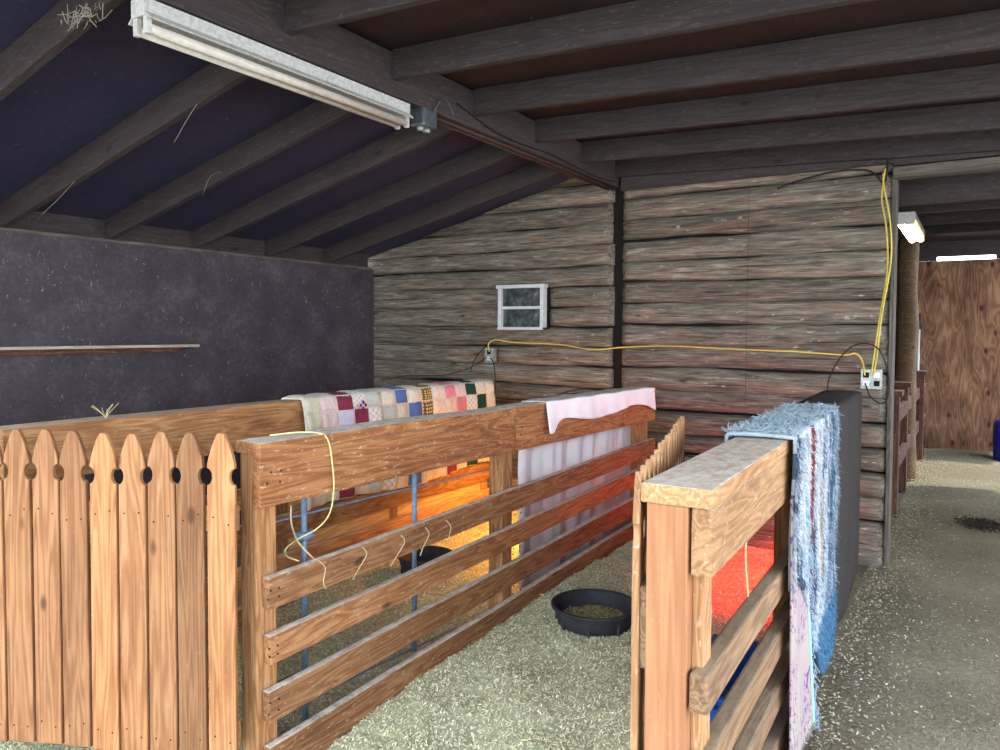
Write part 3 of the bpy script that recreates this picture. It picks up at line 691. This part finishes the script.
# ---- fluorescent fixture
fx = empty('fluorescent_light', (-2.37, 2.195, 2.595), label='unlit dirty white twin tube strip light under the ridge beam', cat='light')
Lh = .685
bm = bmesh.new()
prof = [(-.035, 0), (.035, 0), (.035, -.045), (.062, -.070), (.058, -.073), (.030, -.052), (-.030, -.052), (-.058, -.073), (-.062, -.070), (-.035, -.045)]
A = [bm.verts.new((x, -Lh, z)) for x, z in prof]; B = [bm.verts.new((x, Lh, z)) for x, z in prof]
for i in range(len(prof)): bm.faces.new((A[i], A[(i+1) % len(prof)], B[(i+1) % len(prof)], B[i]))
bm.faces.new(A); bm.faces.new(list(reversed(B))); bmesh.ops.recalc_face_normals(bm, faces=bm.faces)
from_bm('housing', bm, white_metal, fx)
for s in (-1, 1):
    box('end_plate', (-.036, s*Lh-.006, -.06), (.036, s*Lh+.006, 0), white_metal, fx, .002)
    for x in (-.028, .028):
        box('lamp_holder', (x-.011, s*(Lh-.012)-.010, -.115), (x+.011, s*(Lh-.012)+.010, -.05), white_metal, fx, .004)
for x in (-.028, .028): tube('fluorescent_tube', [(x, -Lh+.02, -.095), (x, Lh-.02, -.095)], .0165, tube_glass, fx, seg=14, n=1)
jb = empty('junction_box', (-2.35, 3.01, 2.545), label='grey weatherproof junction box with two sockets at the far end of the strip light', cat='box')
g_m = plain('grey cast metal', srgb(96, 104, 112), .4, .6, .35, 40)
box('box_body', (-.045, -.055, -.035), (.045, .055, .055), g_m, jb, .012)
for y in (-.024, .024):
    tube('socket', [(0, y, -.034), (0, y, -.050)], .018, plate_m, jb, seg=12, n=1)
tube('cable', [(.03, .03, .03), (.05, .07, .11), (.03, .16, .13), (.02, .24, .06)], .004, g_m, jb)
tube('power_cord', [(-2.318, 3.25, 2.69), (-2.318, 3.7, 2.62), (-2.318, 4.3, 2.63), (-2.318, 4.9, 2.61), (-2.318, 5.32, 2.63)], .005, black, None, label='thin dark cord stapled along the ridge beam to the log wall', cat='cord')

# ---- outlets and cords on the log wall
def outlet(x, y, z, n, label, w=.085):
    t = empty('outlet_box', (x, y, z), label=label, cat='outlet')
    box('back_box', (-w/2*n+.004, 0, -.055), (w/2*n-.004, .055, .055), plate_m, t, .004)
    for i in range(n):
        cx = -w/2*n+w*(i+.5)*1.0; cp = box('cover_plate', (cx-w/2+.001, -.004, -.062), (cx+w/2-.001, 0, .062), plate_m, t, .0015)
        for z_ in (-.026, .026): reparent(box('receptacle', (cx-.017, -.009, z_-.017), (cx+.017, -.004, z_+.017), void_dark if (i+int(z_ > 0)) % 2 else alu, t, .002), cp)
    return t
outlet(-3.44, 5.30, 1.30, 1, 'small outlet box below the little window')
outlet(-.55, 5.29, 1.21, 2, 'double outlet box at the right end of the log wall', .062)
yw = 5.315
tube('extension_cord', [(-3.43, 5.285, 1.33), (-3.425, 5.27, 1.40), (-3.36, 5.29, 1.43), (-3.2, yw, 1.41), (-2.8, yw, 1.40), (-2.5, yw, 1.365), (-2.25, yw, 1.385), (-1.9, yw, 1.40), (-1.4, yw, 1.385), (-1.0, yw, 1.375), (-.72, yw, 1.36), (-.65, yw, 1.37), (-.61, yw, 1.33), (-.585, 5.27, 1.235)], .0055, yellow, None,
     label='yellow extension cord strung across the log wall between the outlets', cat='cord')
tube('extension_cord', [(-.55, 5.275, 1.235), (-.54, 5.27, 1.32), (-.51, 5.29, 1.6), (-.475, 5.30, 1.9), (-.485, 5.30, 2.15), (-.515, 5.30, 2.35), (-.50, 5.31, 2.53)], .0050, yellow, None,
     label='yellow cord rising from the double outlet, the left strand', cat='cord', group='yellow cords up the wall end')
tube('extension_cord', [(-.535, 5.275, 1.245), (-.52, 5.275, 1.36), (-.50, 5.285, 1.6), (-.455, 5.285, 1.95), (-.465, 5.285, 2.2), (-.505, 5.295, 2.42), (-.51, 5.30, 2.50)], .0050, yellow, None,
     label='yellow cord rising from the double outlet, the right bowed strand', cat='cord', group='yellow cords up the wall end')
tube('black_cable', [(-.81, yw-.01, 1.08), (-.80, yw-.02, 1.20), (-.74, yw-.03, 1.33), (-.67, yw-.04, 1.41), (-.59, yw-.045, 1.435), (-.51, yw-.05, 1.40), (-.46, yw-.05, 1.28), (-.448, yw-.05, 1.14), (-.48, yw-.05, 1.06), (-.55, yw-.045, 1.10), (-.585, 5.275, 1.185)], .0045, black, None, label='black cable looped around the double outlet', cat='cord')
tube('black_cable', [(-.51, 5.33, 2.44), (-.60, 5.32, 2.53), (-.80, 5.32, 2.545), (-1.05, 5.32, 2.50), (-1.15, 5.32, 2.47)], .006, black, None, label='black cable arching left from the top of the yellow cords', cat='cord')
tube('black_cable', [(-.50, 5.32, 2.45), (-.485, 5.32, 2.58), (-.47, 5.345, 2.72)], .008, black, None, label='black cable rising from the yellow cords to the rafters', cat='cord')
tube('black_cable', [(-3.42, 5.28, 1.28), (-3.38, 5.27, 1.24), (-3.36, 5.27, 1.10), (-3.37, 5.26, .95), (-3.43, 5.25, .86), (-3.50, 5.24, .93)], .0045, black, None, label='black cable dropping from the small outlet onto the quilt', cat='cord')
tube('black_cable', [(-3.46, 5.28, 1.28), (-3.62, 5.27, 1.19), (-3.9, 5.28, 1.12), (-4.3, 5.29, 1.10), (-4.62, 5.30, 1.05)], .004, black, None, label='black cable sagging left from the small outlet', cat='cord')
tube('black_cable', [(-3.40, 5.30, 1.42), (-3.52, 5.30, 1.34), (-3.60, 5.30, 1.24), (-3.64, 5.31, 1.15)], .0035, black, None, label='thin black cable slanting down beside the small outlet', cat='cord')
tube('plumb_wire', [(-1.33, 5.355, 2.6), (-1.33, 5.30, 2.5), (-1.33, 5.29, 1.0)], .0016, nail_m, None, n=1, seg=4, label='thin vertical wire hanging down the middle of the right log wall', cat='wire')

# ---- twine
def lo(p): return m0 @ Vector(p)
for i, (y, sw) in enumerate([(.27, .03), (.50, -.06), (.73, -.07), (.89, -.04), (1.04, .02)]):
    P = [(-.042, y+.02, .50), (-.046, y+.02, .58), (-.03, y+.01, .612), (.0, y, .612), (.008, y+sw*.1+.02, .58), (.006, y+sw*.5, .53), (.004, y+sw, .495 if i < 4 else .51)]
    o = tube('twine_loop', [lo(p) for p in P], .0024, twine_m, None, seg=6, label=['twine loop over the top rail, nearest the picket gate', 'twine loop over the top rail, second from the picket gate', 'twine loop over the top rail, middle of five', 'twine loop over the top rail, fourth from the picket gate', 'twine loop over the top rail, farthest from the gate, above the pan'][i], cat='twine', group='twine loops on the top rail of the middle partition')
P = [(-.10, .12, 1.107), (-.06, .20, 1.112), (-.02, .27, 1.108), (.004, .31, 1.08), (.008, .33, .98), (.01, .335, .88), (-.02, .34, .78), (-.06, .31, .72), (-.12, .27, .68), (-.16, .24, .64), (-.13, .22, .62), (-.08, .24, .605)]
tube('knotted_twine', [lo(p) for p in P], .0032, twine_y, None, seg=6, label='pale yellow twine hanging from the cap and knotted to the blue bar', cat='twine')
P = [(-.08, .20, .83), (-.09, .21, .76), (-.12, .26, .68), (-.10, .28, .64), (-.06, .30, .60), (-.04, .31, .585)]
tube('knotted_twine', [lo(p) for p in P], .0035, twine_m, None, seg=6, label='short frayed twine tied at the first blue bar', cat='twine')
# straw sprig on the far rail
o = empty('hay_sprig', (-3.30, 1.92, 1.103), label='small sprig of hay on the cap of the far partition', cat='hay')
for k in range(7):
    a = random.uniform(-1, 1); tube('stalk', [(0, 0, 0), (.01*a, .03*a, .03), (.02*a, .06*a+random.uniform(-.02, .02), .035+random.uniform(0, .03))], .0014, twine_m, o, seg=4, n=3)

# ---- far room things
for i, (x, y, z, wd) in enumerate([(-.58, 7.10, 1.03, .12), (-.585, 8.2, 1.04, .11), (-.56, 10.3, 1.06, .12)]):
    t = empty('stall_post', (x, y, -.05), label=['nearest dark red capped post in the back aisle', 'middle dark red capped post in the back aisle', 'farthest capped post in the back aisle, before the plywood'][i], cat='post')
    box('post_shaft', (-wd/2, -wd/2, 0), (wd/2, wd/2, z), oldred_m, t, .004); box('post_cap', (-wd/2-.025, -wd/2-.05, z), (wd/2+.025, wd/2+.05, z+.045), oldred_m, t, .004)
    for k, zz in enumerate((.85, .45)): box('rail', (-.02+wd/2-.03, .06, zz-.06), (.02+wd/2-.03, (1.03 if i == 0 else 2.0 if i == 1 else .9), zz+.06), oldred_m, t, .004)
lp = []
for k in range(14): lp.append(Vector((-.60+.008*math.sin(k), 8.9, -.05+2.62*k/13)))
v_, f_ = tube_vf(lp, lambda t: .105-.012*t+.006*math.sin(t*23), 14); o = mesh('log_post', v_, f_, wood('peeled log', srgb(62, 48, 36), srgb(98, 80, 60), srgb(132, 110, 84), vary=0), None, None, True)
tag(o, 'round peeled log post holding up the back aisle roof', 'post')
o = box('plank', (-.72, 6.3, -.05), (-.69, 6.5, 2.45), grey_m, None); tag(o, 'upright grey plank in the shadow behind the log wall end', 'plank')
t = empty('tool_handle', (-.60, 10.7, 0), label='pale upright tool handle leaning by the far post', cat='tool')
tube('handle', [(0, 0, .2), (0, .1, 1.55)], .018, alu, t, n=1); tube('grip', [(0, .1, 1.55), (0, .12, 1.75)], .024, black, t, n=1); box('blade', (-.09, -.02, -.04), (.09, 0, .22), nail_m, t)
bb = empty('blue_barrel', (.42, 10.9, -.03), label='blue plastic barrel against the far plywood wall', cat='barrel')
v = []; f = []; prof = [(.0, 0), (.19, 0), (.205, .03), (.215, .2), (.222, .22), (.215, .24), (.215, .42), (.20, .47), (.18, .49), (0, .49)]
for a, b in prof:
    for k in range(28): v.append((a*math.cos(2*PI*k/28), a*math.sin(2*PI*k/28), b))
for i in range(len(prof)-1):
    for k in range(28): f.append((i*28+k, i*28+(k+1) % 28, (i+1)*28+(k+1) % 28, (i+1)*28+k))
mesh('barrel_body', v, f, plain('dark blue plastic', srgb(34, 44, 140), .35), bb, None, True); tube('bung', [(.1, 0, .49), (.1, 0, .51)], .03, black, bb, n=1)
# lit strip lamp in the back aisle
lt = empty('fluorescent_light', (-.45, 6.9, 2.345), 0, label='lit short strip lamp with warm tubes in the back aisle', cat='light')
box('housing', (-.06, -.60, .0), (.06, .60, .045), plain('old lamp housing', srgb(120, 112, 92), .6), lt, .004)
tl = emis('lit tube', (1, .88, .6, 1), 22)
tube('fluorescent_tube', [(-.034, -.58, -.035), (-.034, .58, -.035)], .022, tl, lt, seg=10, n=1)
tube('fluorescent_tube', [(.034, -.58, -.035), (.034, .58, -.035)], .022, emis('dim tube', (1, .72, .30, 1), 1.8), lt, seg=10, n=1)
for s in (-1, 1): box('end_plate', (-.06, s*.60-.008, -.045), (.06, s*.60+.008, .045), white_metal, lt); tube('hanger', [(0, s*.05-.05 if s < 0 else .70, .02), (0, -.05-.02 if s < 0 else .70, .11)], .004, nail_m, lt, n=1)
tube('hanging_wire', [(-.07, -.2, .05), (-.13, -.3, .045), (-.16, -.5, .04)], .003, alu, lt)

# ---- heat lamps (hung low behind the partitions)
def heat_lamp(x, y, z, col, en, label, bulb, sz=150):
    t = empty('heat_lamp', (x, y, z), label=label, cat='lamp')
    prof = [(.03, .16), (.035, .10), (.06, .085), (.095, .04), (.115, 0), (.112, 0), (.09, .04), (.055, .08)]; v = []; f = []
    for a, b in prof:
        for k in range(24): v.append((a*math.cos(2*PI*k/24), a*math.sin(2*PI*k/24), b))
    for i in range(len(prof)-1):
        for k in range(24): f.append((i*24+k, i*24+(k+1) % 24, (i+1)*24+(k+1) % 24, (i+1)*24+k))
    sd = mesh('shade', v, f, alu, t, None, True)
    bm = bmesh.new(); bmesh.ops.create_uvsphere(bm, u_segments=14, v_segments=9, radius=.045, matrix=Matrix.Translation((0, 0, .05))); reparent(from_bm('bulb', bm, bulb, t, smooth=True), sd)
    l = lamp('heat_light', 'SPOT', (x, y, z+.0), en, col, spot_size=rad(sz), spot_blend=.5, shadow_soft_size=.04)
    return t
h1 = heat_lamp(-.86, 4.72, .60, (1, .015, .008), 120, 'red heat lamp hung low by the log wall behind the aisle partition', emis('red bulb', (1, .08, .04, 1), 8), 125)
tube('lamp_cord', [(0, 0, .16), (.01, 0, .35), (.10, .01, .48), (.20, .01, .52)], .005, black, h1)
h2 = heat_lamp(-2.52, 4.75, .80, (1, .38, .06), 62, 'amber heat lamp hung low behind the white sheet in the left pen', emis('amber bulb', (1, .5, .08, 1), 8))
tube('lamp_cord', [(0, 0, .16), (.02, .0, .25), (.2, .02, .3), (.36, .02, .302)], .005, black, h2)

# ================================================================ SHAVINGS, LITTER
CH = [srgb(222, 222, 186), srgb(238, 236, 204), srgb(198, 204, 164), srgb(248, 244, 220), srgb(140, 142, 108), srgb(222, 200, 152)]
CW = [.28, .24, .20, .14, .08, .06]
def bedding(name, x0f, x1f, y0, y1, n, label, ln=(.006, .019), wd=(.0025, .0055)):
    ys = y0+(y1-y0)*RNG.uniform(0, 1, n)**1.15; t = RNG.uniform(0, 1, n); xs = np.array([x0f(y)+(x1f(y)-x0f(y))*a for y, a in zip(ys, t)])
    zs = np.array([bed_z(x, y)+mound(x, y) for x, y in zip(xs, ys)])+RNG.uniform(0, .008, n)
    V, C = scatter(n, xs, ys, zs, ln, wd, CH, CW, .38)
    ny, nx = int((y1-y0)/.03), 50; bv = []; bf = []; bc = []
    for j in range(ny+1):
        y = y0+(y1-y0)*j/ny
        for i in range(nx+1): x = x0f(y)+(x1f(y)-x0f(y))*i/nx; bv.append((x, y, bed_z(x, y)+mound(x, y)-.001)); k = .62+.25*noise.noise(Vector((x*60, y*60, 0))); bc.append((.66*k, .67*k, .46*k, 1))
    for j in range(ny):
        for i in range(nx): a = j*(nx+1)+i; bf.append((a, a+1, a+nx+2, a+nx+1))
    o = quads_obj(name, V, C, chips_m, np.array(bv), np.array(bf), np.array(bc)); return tag(o, label, 'bedding', kind='stuff')
xm = lambda y: -2.135+.056*(y-1.8)
def mound(x, y):
    d = x-xm(y)
    return (float(np.interp(y, [1.9, 2.3, 3.2, 4.8], [-.01, .0, .02, .06]))+.008*noise.noise(Vector((y*2.5, 1, 1))))*math.exp(-(d/.22)**2) if d > -.02 else 0
bedding('wood_shavings', lambda y: xm(y)+.002, lambda y: -.62, .9, 5.38, 120000, 'pale green-grey wood shavings covering the middle stall floor')
bedding('wood_shavings', lambda y: -3.26, lambda y: xm(y)-.005, 1.3, 5.38, 75000, 'pale green-grey wood shavings covering the left pen floor')
# aisle litter
n = 18000; ys = RNG.uniform(1.4, 11.3, n); xs = np.where(RNG.uniform(0, 1, n) < .5, -.55+np.abs(RNG.normal(0, .16, n)), RNG.uniform(-.5, 2.2, n))
zs = np.array([aisle_z(x, y) for x, y in zip(xs, ys)])+.004
V, C = scatter(n, xs, ys, zs, (.005, .017), (.003, .008), [srgb(184, 178, 154), srgb(158, 150, 126), srgb(204, 198, 178), srgb(120, 112, 94)], [.35, .3, .15, .2], .25)
tag(quads_obj('scattered_shavings', V, C, chips_m), 'stray pale wood chips littered over the dirt aisle', 'litter', kind='stuff')
n = 900; a = RNG.normal(0, .09, n); b = RNG.normal(0, .12, n); xs, ys = .08+a, 7.05+b; zs = np.array([aisle_z(x, y) for x, y in zip(xs, ys)])+.004+.012*np.exp(-(a*a+b*b)/.02)
V, C = scatter(n, xs, ys, zs, (.012, .03), (.008, .018), [srgb(40, 34, 28), srgb(58, 50, 40)], [.6, .4], .3)
tag(quads_obj('dark_droppings', V, C, chips_m), 'dark patch of droppings on the dirt aisle beyond the log wall', 'litter', kind='stuff')
# strands and cobweb on the rafters
zb = lambda x: 2.674+.243*(x+2.37)
STR = [[(-2.93, 2.18, zb(-2.93)+.03), (-3.03, 2.165, 2.46), (-3.13, 2.16, 2.36)], [(-3.595, 2.82, zb(-3.595)+.03), (-3.72, 2.80, 2.38), (-3.80, 2.80, 2.27)], [(-3.92, 2.18, zb(-3.92)+.02), (-4.12, 2.165, 2.20), (-4.30, 2.16, 2.12)]]
WEB = (-2.68, 1.495, zb(-2.68)-.002)
for i, P in enumerate(STR):
    tube('loose_strand', P, .0011, cob_m, None, seg=4, n=5, label=['pale strand hanging highest, from the rafter behind the strip light', 'pale strand hanging near the middle of the left roof slope', 'pale strand hanging lowest, close to the dark left wall'][i], cat='strand')
v_, f_ = [], []
for k in range(60):
    c = Vector(WEB)+Vector((random.gauss(0, .05), random.gauss(0, .012), random.gauss(0, .012)+abs(random.gauss(0, .01))))
    d = Vector((random.gauss(0, .03), random.gauss(0, .012), random.gauss(0, .015))); tube_vf([c-d, c+Vector((0, 0, -.006)), c+d], .0014, 3, v_, f_)
tag(mesh('cobweb', v_, f_, cob_m), 'dusty whitish cobweb tangle on the nearest left rafter', 'cobweb', kind='stuff')
